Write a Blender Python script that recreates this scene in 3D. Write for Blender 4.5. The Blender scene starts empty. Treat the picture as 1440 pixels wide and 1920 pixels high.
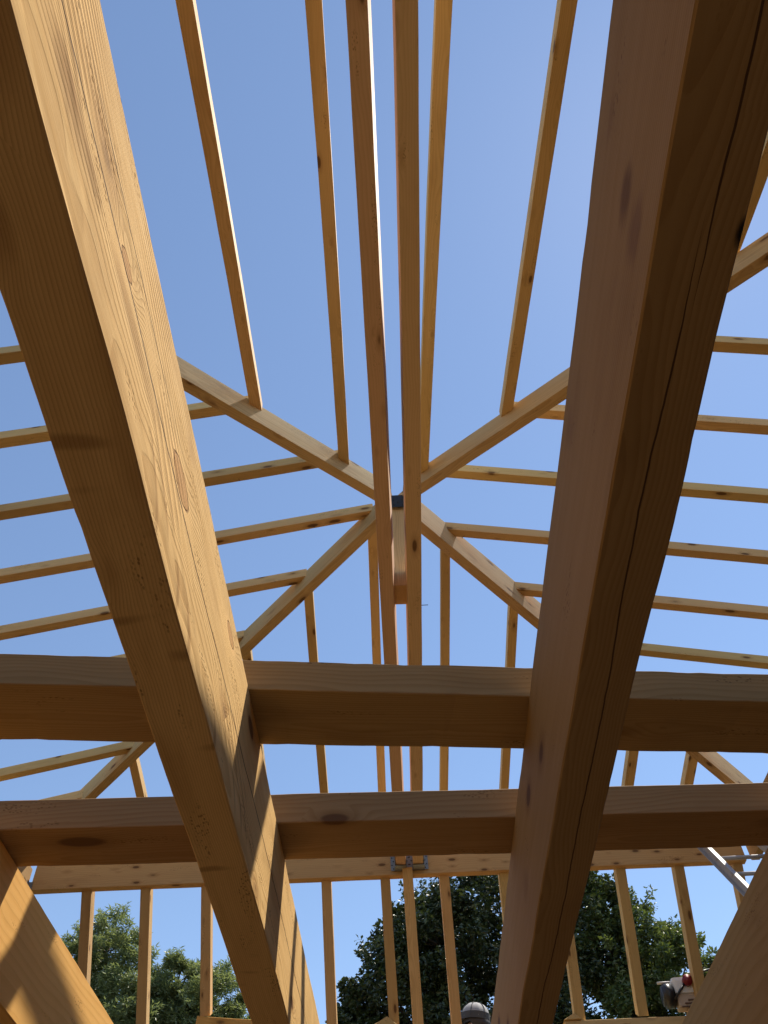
import bpy, bmesh, math, random
from mathutils import Vector, Matrix, noise

# ------------------------------------------------------------------ camera, sky, sun
scn = bpy.context.scene
C = scn.collection
ZC = 1.55                                    # eye height above the deck
cam_d = bpy.data.cameras.new('camera'); cam = bpy.data.objects.new('camera', cam_d); C.objects.link(cam)
R3 = ((.9982757, -.0567084, .0151617), (.0346309, .7775110, .6279151), (-.0473965, -.6263073, .7781341))
cam.matrix_world = Matrix(((R3[0][0], -R3[0][1], -R3[0][2], 0), (R3[1][0], -R3[1][1], -R3[1][2], 0),
                           (R3[2][0], -R3[2][1], -R3[2][2], ZC), (0, 0, 0, 1)))
cam_d.sensor_fit = 'HORIZONTAL'; cam_d.sensor_width = 36; cam_d.lens = 36 * 1553 / 1440
cam_d.clip_start = .02; cam_d.clip_end = 5000
scn.camera = cam
scn.render.resolution_x = 768; scn.render.resolution_y = 1024

SUN = Vector((.372, .287, 1)).normalized()
w = bpy.data.worlds.new("World"); scn.world = w; w.use_nodes = True
nt = w.node_tree; nt.nodes.clear()
sky = nt.nodes.new('ShaderNodeTexSky'); sky.sky_type = 'NISHITA'; sky.sun_disc = False
sky.sun_elevation = math.asin(SUN.z); sky.sun_rotation = math.atan2(SUN.x, SUN.y)
sky.altitude = 150; sky.air_density = 1.0; sky.dust_density = .05; sky.ozone_density = .6
bgn = nt.nodes.new('ShaderNodeBackground'); bgn.inputs[1].default_value = .135
wo = nt.nodes.new('ShaderNodeOutputWorld')
nt.links.new(sky.outputs[0], bgn.inputs[0]); nt.links.new(bgn.outputs[0], wo.inputs[0])
sl = bpy.data.lights.new('sun', 'SUN'); sl.energy = 5.0; sl.angle = math.radians(.5); sl.color = (1, .925, .79)
so = bpy.data.objects.new('sun', sl); C.objects.link(so)
so.rotation_euler = SUN.to_track_quat('Z', 'Y').to_euler(); so.location = (3, 3, 12)
scn.view_settings.view_transform = 'Standard'; scn.view_settings.look = 'None'
scn.view_settings.exposure = 0.5; scn.view_settings.gamma = 1

# ------------------------------------------------------------------ material helpers
class NB:
    def __init__(s, name):
        s.m = bpy.data.materials.new(name); s.m.use_nodes = True
        s.t = s.m.node_tree; s.t.nodes.clear()
        s.out = s.n('ShaderNodeOutputMaterial')
    def n(s, typ, **k):
        x = s.t.nodes.new(typ)
        for a, b in k.items(): setattr(x, a, b)
        return x
    def l(s, a, b): s.t.links.new(a, b)
    def v(s, sock, val):
        if hasattr(val, 'is_output') or isinstance(val, bpy.types.NodeSocket): s.l(val, sock)
        else: sock.default_value = val
    def math(s, op, a, b=0.0, c=None, clamp=False):
        x = s.n('ShaderNodeMath', operation=op); x.use_clamp = clamp
        s.v(x.inputs[0], a); s.v(x.inputs[1], b)
        if c is not None: s.v(x.inputs[2], c)
        return x.outputs[0]
    def mix(s, fac, a, b, blend='MIX'):
        x = s.n('ShaderNodeMix', data_type='RGBA', blend_type=blend)
        s.v(x.inputs[0], fac); s.v(x.inputs[6], a); s.v(x.inputs[7], b)
        return x.outputs[2]
    def comb(s, a, b, c):
        x = s.n('ShaderNodeCombineXYZ'); s.v(x.inputs[0], a); s.v(x.inputs[1], b); s.v(x.inputs[2], c)
        return x.outputs[0]
    def noise(s, vec, scale=1, detail=2, rough=.5, dist=0):
        x = s.n('ShaderNodeTexNoise'); s.v(x.inputs['Vector'], vec)
        x.inputs['Scale'].default_value = scale; x.inputs['Detail'].default_value = detail
        x.inputs['Roughness'].default_value = rough; x.inputs['Distortion'].default_value = dist
        return x.outputs[0]
    def ramp(s, fac, lo, hi, a=0., b=1.):
        x = s.n('ShaderNodeMapRange'); x.interpolation_type = 'SMOOTHSTEP'
        s.v(x.inputs[0], fac); s.v(x.inputs[1], lo); s.v(x.inputs[2], hi); s.v(x.inputs[3], a); s.v(x.inputs[4], b)
        return x.outputs[0]

def rgb(r, g, b): return (r, g, b, 1)

def wood(name, base, late, ring=.0045, bump=.25, knots=.5, ksc=(6, 13, 13), pith=(.05, -.06), tint=.16,
         stain=.35, cracks=(), blemish=(), bigknots=(), saw=0.0, pits=.6, spec=.18):
    """sawn softwood: rings round an off-centre pith, fibres, knots; object x runs along the timber"""
    b = NB(name)
    tc = b.n('ShaderNodeTexCoord'); oi = b.n('ShaderNodeObjectInfo')
    sx = b.n('ShaderNodeSeparateXYZ'); b.l(tc.outputs['Object'], sx.inputs[0])
    x0, y, z = sx.outputs
    if cracks or blemish or bigknots: x0 = b.math('SUBTRACT', x0, .5)
    rnd = oi.outputs['Random']
    x = b.math('ADD', x0, b.math('MULTIPLY', rnd, 31.0))
    V = b.comb(x, y, z)
    # pith wanders slowly along the timber
    w1 = b.noise(b.comb(b.math('MULTIPLY', x, .5), 3.1, 0), 1, 1)
    w2 = b.noise(b.comb(b.math('MULTIPLY', x, .5), 9.7, 4), 1, 1)
    wob = b.noise(b.comb(b.math('MULTIPLY', x, 1.6), b.math('MULTIPLY', y, 5), b.math('MULTIPLY', z, 5)), 1, 2, .5)
    py = b.math('ADD', b.math('SUBTRACT', y, pith[0]), b.math('MULTIPLY', b.math('SUBTRACT', w1, .5), .10))
    py = b.math('ADD', py, b.math('MULTIPLY', b.math('SUBTRACT', rnd, .5), .06))
    pz = b.math('ADD', b.math('SUBTRACT', z, pith[1]), b.math('MULTIPLY', b.math('SUBTRACT', w2, .5), .10))
    rad = b.math('SQRT', b.math('ADD', b.math('MULTIPLY', py, py), b.math('MULTIPLY', pz, pz)))
    rad = b.math('ADD', rad, b.math('MULTIPLY', wob, .05))
    # knots push the rings aside
    kv = b.n('ShaderNodeTexVoronoi'); kv.feature = 'F1'; kv.inputs['Randomness'].default_value = .95
    b.l(b.comb(b.math('MULTIPLY', x, ksc[0]), b.math('MULTIPLY', y, ksc[1]), b.math('MULTIPLY', z, ksc[2])), kv.inputs['Vector'])
    kv.inputs['Scale'].default_value = 1
    kd = kv.outputs['Distance']; ks = b.n('ShaderNodeSeparateColor'); b.l(kv.outputs['Color'], ks.inputs[0])
    kon = b.math('LESS_THAN', ks.outputs[0], knots)
    ksz = b.math('ADD', b.math('MULTIPLY', ks.outputs[1], .14), .09)
    krel = b.math('DIVIDE', kd, ksz)
    kpush = b.math('MULTIPLY', b.ramp(krel, 0., 3.2, .02, 0), kon)
    for (bx, by, bz, rx, ry, rz) in bigknots:
        d = b.math('SQRT', b.math('ADD', b.math('ADD', b.math('POWER', b.math('ABSOLUTE', b.math('DIVIDE', b.math('SUBTRACT', x0, bx), rx)), 2),
             b.math('POWER', b.math('ABSOLUTE', b.math('DIVIDE', b.math('SUBTRACT', z, bz), rz)), 2)),
             b.math('POWER', b.math('ABSOLUTE', b.math('DIVIDE', b.math('SUBTRACT', y, by), ry)), 2)))
        kpush = b.math('ADD', kpush, b.ramp(d, .6, 4.5, .035, 0))
        try: bk = b.math('MINIMUM', bk, d)
        except NameError: bk = d
    rad = b.math('ADD', rad, kpush)
    ph = b.math('FRACT', b.math('DIVIDE', rad, ring))
    rings = b.math('MULTIPLY', b.ramp(ph, .25, .9), b.ramp(ph, 1.0, .93))
    ringv = b.noise(b.comb(b.math('DIVIDE', rad, ring), 0, 0), .35, 1)          # broad variation from ring to ring
    fib = b.noise(b.comb(b.math('MULTIPLY', x, 14), b.math('MULTIPLY', y, 600), b.math('MULTIPLY', z, 600)), 1, 2, .6)
    fib2 = b.noise(b.comb(b.math('MULTIPLY', x, 3), b.math('MULTIPLY', y, 60), b.math('MULTIPLY', z, 60)), 1, 3, .6)
    cloud = b.noise(b.comb(b.math('MULTIPLY', x, 2.2), b.math('MULTIPLY', y, 9), b.math('MULTIPLY', z, 9)), 1, 3, .55)
    f = b.math('ADD', b.math('MULTIPLY', rings, .5), b.math('MULTIPLY', ringv, .45))
    f = b.math('ADD', f, b.math('MULTIPLY', b.math('SUBTRACT', fib2, .5), .7))
    col = b.mix(b.math('MULTIPLY', f, .85, clamp=True), base, late)
    col = b.mix(b.ramp(cloud, .52, .75, 0, stain), col, tuple([late[0] * .72, late[1] * .66, late[2] * .62, 1]))
    hs = b.n('ShaderNodeHueSaturation'); b.l(col, hs.inputs['Color'])
    b.l(b.math('ADD', 1 - tint / 2, b.math('MULTIPLY', rnd, tint)), hs.inputs['Value'])
    b.l(b.math('ADD', .492, b.math('MULTIPLY', b.math('FRACT', b.math('MULTIPLY', rnd, 7.3)), .016)), hs.inputs['Hue'])
    col = hs.outputs[0]
    h = b.math('ADD', b.math('MULTIPLY', fib, .35), b.math('MULTIPLY', b.math('SUBTRACT', 1., rings), .35))
    h = b.math('ADD', h, b.math('MULTIPLY', fib2, .5))
    # knots
    kcol = rgb(.12, .055, .025)
    km = b.math('MULTIPLY', b.ramp(krel, 1.15, .75), kon); kr = b.math('MULTIPLY', b.ramp(krel, 2.2, 1.0, 0, .4), kon)
    col = b.mix(kr, col, rgb(late[0] * .6, late[1] * .5, late[2] * .45)); col = b.mix(b.math('MULTIPLY', km, .85), col, kcol)
    if bigknots:
        n_ = b.noise(b.comb(b.math('MULTIPLY', x, 60), b.math('MULTIPLY', y, 90), b.math('MULTIPLY', z, 90)), 1, 2)
        bk2 = b.math('ADD', bk, b.math('MULTIPLY', b.math('SUBTRACT', n_, .5), .25))
        halo = b.math('MULTIPLY', b.ramp(bk2, 1.0, 1.12), b.ramp(bk2, 1.9, 1.2))
        col = b.mix(b.math('MULTIPLY', halo, .5), col, rgb(base[0] * 1.1, base[1] * 1.1, base[2] * 1.05))
        inn = b.ramp(bk2, 1.03, .95)
        kc = b.mix(b.ramp(b.math('SINE', b.math('MULTIPLY', bk2, 22)), -1, 1, 0, .35), rgb(late[0] * .95, late[1] * .85, late[2] * .85), rgb(late[0] * .6, late[1] * .5, late[2] * .5))
        col = b.mix(b.math('MULTIPLY', inn, .65), col, kc)
        edge = b.math('MULTIPLY', b.ramp(bk2, .9, .98), b.ramp(bk2, 1.08, 1.0))
        col = b.mix(b.math('MULTIPLY', edge, .6), col, rgb(.16, .07, .03))
        h = b.math('SUBTRACT', h, b.math('MULTIPLY', edge, 1.2))
    # circular-saw marks across the grain
    if saw:
        sv = b.noise(V, 5, 1)
        arc = b.math('ADD', b.math('MULTIPLY', x, 75), b.math('ADD', b.math('MULTIPLY', b.math('MULTIPLY', z, z), 900), b.math('MULTIPLY', sv, 5)))
        sm = b.math('MULTIPLY', b.math('SINE', arc), b.ramp(b.noise(V, 4, 2), .45, .65))
        h = b.math('ADD', h, b.math('MULTIPLY', sm, saw))
        col = b.mix(b.math('MULTIPLY', b.ramp(sm, .4, 1, 0, .55), 1.0), col, rgb(late[0] * .55, late[1] * .48, late[2] * .42))
    # torn-grain patches: small pits gathered in a few areas
    pt = b.n('ShaderNodeTexVoronoi'); pt.inputs['Scale'].default_value = 1
    b.l(b.comb(b.math('MULTIPLY', x, 85), b.math('MULTIPLY', y, 170), b.math('MULTIPLY', z, 170)), pt.inputs['Vector'])
    pm = b.math('MULTIPLY', b.ramp(pt.outputs['Distance'], .42, .2), b.ramp(b.noise(b.comb(b.math('MULTIPLY', x, 3.5), b.math('MULTIPLY', y, 20), b.math('MULTIPLY', z, 20)), 1, 2), pits, pits + .1))
    h = b.math('SUBTRACT', h, b.math('MULTIPLY', pm, .9)); col = b.mix(b.math('MULTIPLY', pm, .6), col, rgb(late[0] * .35, late[1] * .28, late[2] * .22))
    for (bx, by, bz, rx, ry, rz, st, cc) in blemish:                          # a stain with its own place and shape
        d = b.math('SQRT', b.math('ADD', b.math('ADD', b.math('POWER', b.math('ABSOLUTE', b.math('DIVIDE', b.math('SUBTRACT', x0, bx), rx)), 2),
             b.math('POWER', b.math('ABSOLUTE', b.math('DIVIDE', b.math('SUBTRACT', z, bz), rz)), 2)),
             b.math('POWER', b.math('ABSOLUTE', b.math('DIVIDE', b.math('SUBTRACT', y, by), ry)), 2)))
        n_ = b.noise(b.comb(b.math('MULTIPLY', x, 9), b.math('MULTIPLY', y, 45), b.math('MULTIPLY', z, 45)), 1, 3, .6)
        d = b.math('ADD', d, b.math('MULTIPLY', b.math('SUBTRACT', n_, .5), 1.6))
        col = b.mix(b.ramp(d, 1.2, .3, 0, st), col, cc)
    # long drying checks: ('y'|'z', position, x from, x to, half width, which side value)
    for (ax, pos, xa, xb, hw, ox, lo, hi) in cracks:
        c_ = y if ax == 'y' else z; o_ = z if ax == 'y' else y
        wv = b.math('MULTIPLY', b.math('SUBTRACT', b.noise(b.comb(b.math('MULTIPLY', x0, .9), pos * 91, 0), 1, 6, .55), .5), .05)
        d = b.math('ABSOLUTE', b.math('SUBTRACT', b.math('ADD', c_, wv), pos))
        wd = b.math('MULTIPLY', hw, b.math('MULTIPLY', b.ramp(x0, xa, xa + .25), b.ramp(x0, xb, xb - .25)))
        m_ = b.math('MULTIPLY', b.math('LESS_THAN', d, wd), b.math('MULTIPLY', b.math('GREATER_THAN', o_, lo), b.math('LESS_THAN', o_, hi)))
        col = b.mix(b.math('MULTIPLY', m_, .88), col, rgb(.05, .022, .01)); h = b.math('SUBTRACT', h, b.math('MULTIPLY', m_, 3.))
    bp = b.n('ShaderNodeBump'); bp.inputs['Strength'].default_value = bump; bp.inputs['Distance'].default_value = .0016
    b.l(h, bp.inputs['Height'])
    p = b.n('ShaderNodeBsdfPrincipled'); b.l(col, p.inputs['Base Color']); b.l(bp.outputs[0], p.inputs['Normal'])
    b.v(p.inputs['Roughness'], b.math('ADD', .72 if spec > .1 else .85, b.math('MULTIPLY', fib2, .14)))
    p.inputs['Specular IOR Level'].default_value = spec
    b.l(p.outputs[0], b.out.inputs[0])
    return b.m

def plain(name, col, rough=.6, metal=0, var=.15, scale=20, bump=.05, spec=.5):
    b = NB(name); tc = b.n('ShaderNodeTexCoord')
    n1 = b.noise(tc.outputs['Object'], scale, 4, .6)
    c = b.mix(n1, rgb(*[min(1, q * (1 - var)) for q in col]), rgb(*[min(1, q * (1 + var)) for q in col]))
    bp = b.n('ShaderNodeBump'); bp.inputs['Strength'].default_value = bump; bp.inputs['Distance'].default_value = .002; b.l(n1, bp.inputs['Height'])
    p = b.n('ShaderNodeBsdfPrincipled'); b.l(c, p.inputs['Base Color']); p.inputs['Metallic'].default_value = metal
    b.v(p.inputs['Roughness'], b.math('ADD', rough - .08, b.math('MULTIPLY', n1, .16))); b.l(bp.outputs[0], p.inputs['Normal'])
    p.inputs['Specular IOR Level'].default_value = spec
    b.l(p.outputs[0], b.out.inputs[0]); return b.m

def leaf_mat(name, c1, c2, trans):
    b = NB(name); g = b.n('ShaderNodeNewGeometry'); tc = b.n('ShaderNodeTexCoord')
    f = b.math('ADD', b.math('MULTIPLY', g.outputs['Random Per Island'], .6), b.math('MULTIPLY', b.noise(tc.outputs['Object'], 1.3, 2), .5), clamp=True)
    col = b.mix(f, c1, c2)
    p = b.n('ShaderNodeBsdfPrincipled'); b.l(col, p.inputs['Base Color']); p.inputs['Roughness'].default_value = .36
    p.inputs['Specular IOR Level'].default_value = .6
    t = b.n('ShaderNodeBsdfTranslucent'); b.l(b.mix(.5, col, rgb(c2[0] * 1.6, c2[1] * 1.5, c2[2] * .6)), t.inputs[0])
    m = b.n('ShaderNodeMixShader'); m.inputs[0].default_value = trans
    b.l(p.outputs[0], m.inputs[1]); b.l(t.outputs[0], m.inputs[2]); b.l(m.outputs[0], b.out.inputs[0])
    return b.m

# ------------------------------------------------------------------ object helpers
def tag(o, label=None, cat=None, group=None, kind=None):
    if label: o['label'] = label
    if cat: o['category'] = cat
    if group: o['group'] = group
    if kind: o['kind'] = kind
    return o

def mesh_obj(name, bm, mat, parent=None, smooth=False):
    me = bpy.data.meshes.new(name); bm.to_mesh(me); bm.free()
    if smooth:
        for p in me.polygons: p.use_smooth = True
    o = bpy.data.objects.new(name, me); C.objects.link(o)
    if mat: me.materials.append(mat)
    if parent: o.parent = parent
    return o

def empty(name, loc):
    o = bpy.data.objects.new(name, None); o.location = loc; o.empty_display_size = .1; C.objects.link(o); return o

def bbox_bm(bm, x0, x1, y0, y1, z0, z1, bev=0):
    vs = [bm.verts.new((x, y, z)) for x in (x0, x1) for y in (y0, y1) for z in (z0, z1)]
    F = [(0, 1, 3, 2), (4, 6, 7, 5), (0, 4, 5, 1), (2, 3, 7, 6), (0, 2, 6, 4), (1, 5, 7, 3)]
    fs = [bm.faces.new([vs[i] for i in f]) for f in F]
    if bev:
        es = list({e for f in fs for e in f.edges})
        bmesh.ops.bevel(bm, geom=es, offset=bev, segments=2, profile=.6, affect='EDGES')

def frame(p0, p1, up=Vector((0, 0, 1))):
    x = (p1 - p0).normalized(); y = up.cross(x).normalized(); z = x.cross(y)
    return Matrix(((x.x, y.x, z.x, p0.x), (x.y, y.y, z.y, p0.y), (x.z, y.z, z.z, p0.z), (0, 0, 0, 1)))

def timber(name, p0, p1, wd, ht, mat, cham=.0015, rough=.0006, wane=0., step=.08, parent=None, seed=None, up=Vector((0, 0, 1)), bow=0.):
    """a sawn timber; p0, p1 are the ends of the centre line of its lower face"""
    p0 = Vector(p0); p1 = Vector(p1); L = (p1 - p0).length
    n = max(2, int(L / step)); sd = seed if seed is not None else (hash_(name) + p0.x * 7.3 + p0.y * 3.1 + p0.z)
    prof = []; c = cham
    for (sy, sz) in ((-1, 0), (1, 0), (1, 1), (-1, 1)):
        yy = sy * wd / 2; zz = sz * ht
        a = (yy, zz + (c if sz == 0 else -c)); b_ = (yy - sy * c, zz)
        prof += [a, b_] if (sy, sz) in ((-1, 0), (1, 1)) else [b_, a]
    bm = bmesh.new(); rings = []
    for i in range(n + 1):
        t = i / n * L; r = []
        for k, (yy, zz) in enumerate(prof):
            cor = k // 2
            dy = noise.noise(Vector((t * 3, cor * 5.1, sd))) * rough; dz = noise.noise(Vector((t * 3, cor * 5.1 + 40, sd))) * rough
            if wane:
                q = noise.noise(Vector((t * 2.3, cor * 3.7 + 80, sd))); j = noise.noise(Vector((t * 23, cor * 3.7 + 120, sd)))
                q2 = noise.noise(Vector((t * 6.5, cor * 3.7 + 80, sd))); m_ = max(0, q2 - .33) * wane * 1.1 + max(0, q - .3) * wane * .5 + max(0, j - .1) * wane * .3
                if k % 2 == 0: pass
                dy -= math.copysign(1, yy) * m_ * .5; dz += (m_ if zz < ht / 2 else -m_)
            b0 = math.sin(math.pi * i / n) * bow
            r.append(bm.verts.new((t, yy + dy + b0, zz + dz)))
        rings.append(r)
    for i in range(n):
        for k in range(8):
            bm.faces.new((rings[i][k], rings[i][(k + 1) % 8], rings[i + 1][(k + 1) % 8], rings[i + 1][k]))
    bm.faces.new(rings[0][::-1]); bm.faces.new(rings[-1])
    bmesh.ops.recalc_face_normals(bm, faces=bm.faces)
    o = mesh_obj(name, bm, mat)
    M = frame(p0, p1, up)
    if parent: o.parent = parent; o.matrix_basis = parent.matrix_basis.inverted() @ M if parent.type != 'EMPTY' else Matrix.Translation(-parent.location) @ M
    else: o.matrix_world = M
    return o

def hash_(s): return sum(ord(ch) * (i + 3) for i, ch in enumerate(s)) % 97

def W_(x, y, z): return Vector((x, y, z + ZC))
K = 1.4                                       # roof enlarged about the eye, so the boards' shadow misses the left beam
PSI = .01722; CS, SN = math.cos(PSI), math.sin(PSI)
def RF(u, v, z):                              # roof frame: u, v measured from the point under the apex
    x, y = u + .14077, v + 2.19332
    return Vector((K * (x * CS - y * SN), K * (x * SN + y * CS), K * z + ZC))
YH = 1.98                                     # half side of the upper roof

# ------------------------------------------------------------------ materials
B1 = rgb(.66, .43, .205); L1 = rgb(.47, .265, .105)
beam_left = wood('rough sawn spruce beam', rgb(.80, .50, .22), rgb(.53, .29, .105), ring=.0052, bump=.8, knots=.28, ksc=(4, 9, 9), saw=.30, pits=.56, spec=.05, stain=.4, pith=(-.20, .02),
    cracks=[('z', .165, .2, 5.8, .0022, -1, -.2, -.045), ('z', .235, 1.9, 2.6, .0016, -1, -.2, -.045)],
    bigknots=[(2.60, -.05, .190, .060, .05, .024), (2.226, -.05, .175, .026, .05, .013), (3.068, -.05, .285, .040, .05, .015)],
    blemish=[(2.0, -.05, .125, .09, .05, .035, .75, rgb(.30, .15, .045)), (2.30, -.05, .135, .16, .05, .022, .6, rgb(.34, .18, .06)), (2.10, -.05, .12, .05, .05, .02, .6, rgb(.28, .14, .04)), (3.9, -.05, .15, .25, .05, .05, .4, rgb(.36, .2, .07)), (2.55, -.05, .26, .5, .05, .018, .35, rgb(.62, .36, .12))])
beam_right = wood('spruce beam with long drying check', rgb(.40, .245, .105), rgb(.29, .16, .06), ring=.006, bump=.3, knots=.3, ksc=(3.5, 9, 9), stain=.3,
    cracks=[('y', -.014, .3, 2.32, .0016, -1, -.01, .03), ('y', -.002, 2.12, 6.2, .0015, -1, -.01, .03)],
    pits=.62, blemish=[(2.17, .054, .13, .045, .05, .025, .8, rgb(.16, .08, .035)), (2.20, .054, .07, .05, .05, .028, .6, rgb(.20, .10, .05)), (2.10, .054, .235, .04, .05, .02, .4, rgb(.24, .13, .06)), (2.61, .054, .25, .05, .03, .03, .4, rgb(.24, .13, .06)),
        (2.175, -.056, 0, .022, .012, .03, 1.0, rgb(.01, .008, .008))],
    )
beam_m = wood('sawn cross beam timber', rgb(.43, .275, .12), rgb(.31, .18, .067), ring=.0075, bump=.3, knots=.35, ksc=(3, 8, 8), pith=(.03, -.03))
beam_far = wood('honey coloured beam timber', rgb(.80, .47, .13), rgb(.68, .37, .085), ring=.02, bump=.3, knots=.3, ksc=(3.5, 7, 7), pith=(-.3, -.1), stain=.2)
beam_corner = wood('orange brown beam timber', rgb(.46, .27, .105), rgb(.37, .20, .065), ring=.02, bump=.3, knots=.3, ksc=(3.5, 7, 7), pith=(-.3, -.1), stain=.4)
raft_m = wood('planed pine rafter', rgb(.70, .475, .215), rgb(.55, .335, .13), ring=.005, bump=.12, knots=.6, ksc=(6, 17, 17), tint=.34)
hip_m = wood('planed hip timber', rgb(.66, .45, .225), rgb(.46, .275, .12), ring=.007, bump=.22, knots=.38, ksc=(5, 15, 15), pith=(-.02, .04), stain=.45)
board_m = wood('reddish pine board', rgb(.74, .51, .32), rgb(.62, .40, .23), ring=.009, bump=.14, knots=.6, ksc=(4.5, 16, 16))
deck_m = wood('deck boards', rgb(.60, .42, .24), rgb(.46, .29, .14), ring=.01, bump=.2, knots=.3)
galv = plain('galvanised steel', (.27, .28, .29), .5, .8, .35, 60, .1)
dsteel = plain('dark bracket steel', (.045, .045, .05), .6, .5, .4, 80, .15)
nailm = plain('dark nail', (.08, .07, .065), .45, .8, .2, 50)
alu = plain('ladder aluminium', (.42, .41, .42), .65, .25, .12, 40, .05)
black = plain('black plastic', (.02, .02, .022), .4, 0, .2, 30)
white = plain('white tool housing', (.75, .74, .74), .45, 0, .06, 14)
red = plain('red knob plastic', (.20, .008, .018), .35, 0, .1, 30)
capm = plain('grey cap cloth', (.34, .33, .33), .8, 0, .15, 90, .3)
capd = plain('dark cap cloth', (.06, .06, .065), .85, 0, .2, 90, .3)
skin = plain('skin', (.55, .34, .25), .55, 0, .06, 25, .05)
hairm = plain('dark hair', (.03, .02, .015), .6, 0, .4, 150, .5)
shirt = plain('pale shirt cloth', (.68, .66, .62), .85, 0, .06, 30, .2)
trous = plain('dark work trousers', (.05, .055, .07), .85, 0, .15, 40, .2)
bark = plain('bark', (.10, .075, .05), .9, 0, .4, 14, .8)

# ------------------------------------------------------------------ ground and deck
def slab(name, x0, x1, y0, y1, z0, z1, mat):
    bm = bmesh.new(); bbox_bm(bm, x0, x1, y0, y1, z0, z1); return mesh_obj(name, bm, mat)
def ground_mat():
    b = NB('dry grass and soil'); tc = b.n('ShaderNodeTexCoord')
    a = b.noise(tc.outputs['Object'], .5, 6, .6); c = b.noise(tc.outputs['Object'], 12, 4, .7)
    col = b.mix(b.ramp(a, .4, .6), rgb(.06, .08, .025), rgb(.15, .12, .07)); col = b.mix(b.math('MULTIPLY', c, .4), col, rgb(.06, .07, .03))
    p = b.n('ShaderNodeBsdfPrincipled'); b.l(col, p.inputs[0]); p.inputs['Roughness'].default_value = .95; b.l(p.outputs[0], b.out.inputs[0]); return b.m
def deck_mat():
    b = NB('floor boards'); tc = b.n('ShaderNodeTexCoord'); s = b.n('ShaderNodeSeparateXYZ'); b.l(tc.outputs['Object'], s.inputs[0])
    k = b.math('DIVIDE', s.outputs[1], .14); idx = b.math('FLOOR', k); fr = b.math('FRACT', k)
    gr = b.noise(b.comb(b.math('MULTIPLY', s.outputs[0], 2), b.math('MULTIPLY', s.outputs[1], 50), b.math('MULTIPLY', idx, 3.7)), 1, 3, .6)
    wn = b.n('ShaderNodeTexWhiteNoise'); wn.noise_dimensions = '1D'; b.l(idx, wn.inputs['W'])
    col = b.mix(gr, rgb(.085, .055, .03), rgb(.055, .035, .02)); col = b.mix(b.math('MULTIPLY', wn.outputs[0], .25), col, rgb(.14, .09, .05))
    col = b.mix(b.math('LESS_THAN', fr, .03), col, rgb(.05, .03, .02))
    p = b.n('ShaderNodeBsdfPrincipled'); b.l(col, p.inputs[0]); p.inputs['Roughness'].default_value = .7; b.l(p.outputs[0], b.out.inputs[0]); return b.m
bm = bmesh.new(); bmesh.ops.create_grid(bm, x_segments=8, y_segments=8, size=1500)
g = mesh_obj('ground', bm, ground_mat()); g.location.z = -.5; tag(g, kind='structure')
fl = slab('floor', -4.1, 4.1, -2.6, 7.0, -.12, 0, deck_mat()); tag(fl, kind='structure')

wallm = plain('rough masonry', (.20, .14, .09), .9, 0, .25, 9, .4)
for x0, x1, y0, y1 in ((-4.05, -3.8, -2.4, 6.95), (3.8, 4.05, -2.4, 6.95), (-3.8, 3.8, -2.4, -2.15), (-3.8, 3.8, 6.7, 6.95)):
    tag(slab('wall', x0, x1, y0, y1, 0, 2.45, wallm), kind='structure')

def slope_blocker(a, b_, c, d):                                # unseen boarded slopes, added to cut low sky light on the timbers
    bm = bmesh.new(); vs = [bm.verts.new(p) for p in (a, b_, c, d)]; f = bm.faces.new(vs)
    bmesh.ops.solidify(bm, geom=[f], thickness=.03); bmesh.ops.recalc_face_normals(bm, faces=bm.faces)
    tag(mesh_obj('wall', bm, wallm), kind='structure')  # added light blocker, shares name and material with the masonry walls
zt, zl = ZC + 3.05, 2.46
slope_blocker((-3.4, -.55, 3.5), (3.5, -.55, 3.5), (4.0, -1.1, zl), (-3.9, -1.1, zl))
slope_blocker((-2.80, .2, zt), (-2.80, 5.7, zt), (-3.9, 6.7, zl), (-3.9, -1.0, zl))
slope_blocker((2.95, .2, zt), (2.95, 5.7, zt), (4.0, 6.7, zl), (4.0, -1.0, zl))

# ------------------------------------------------------------------ heavy beams
def ybeam(xin, xout, zb, zt, y0, y1, mat, label, wane, mirror=False):
    xc = (xin + xout) / 2
    o = timber('tie_beam', W_(xc, y0, zb), W_(xc, y1, zb), abs(xout - xin), zt - zb, mat, cham=.003, rough=.003, wane=wane, step=.03)
    return tag(o, label, 'beam', 'heavy tie beams overhead')
# object x starts at y0 = -2.3, so 0.5 is added to places measured from -1.8, object +y points to world -x
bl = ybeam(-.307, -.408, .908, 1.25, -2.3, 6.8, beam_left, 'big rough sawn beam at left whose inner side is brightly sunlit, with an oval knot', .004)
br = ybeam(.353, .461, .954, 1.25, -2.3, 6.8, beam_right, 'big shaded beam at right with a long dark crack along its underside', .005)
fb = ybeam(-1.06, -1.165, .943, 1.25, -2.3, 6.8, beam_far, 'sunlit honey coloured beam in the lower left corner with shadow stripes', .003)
rb = ybeam(1.13, 1.235, .93, 1.25, -2.3, 6.8, beam_corner, 'shaded orange brown beam in the lower right corner below the ladder', .003)

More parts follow.
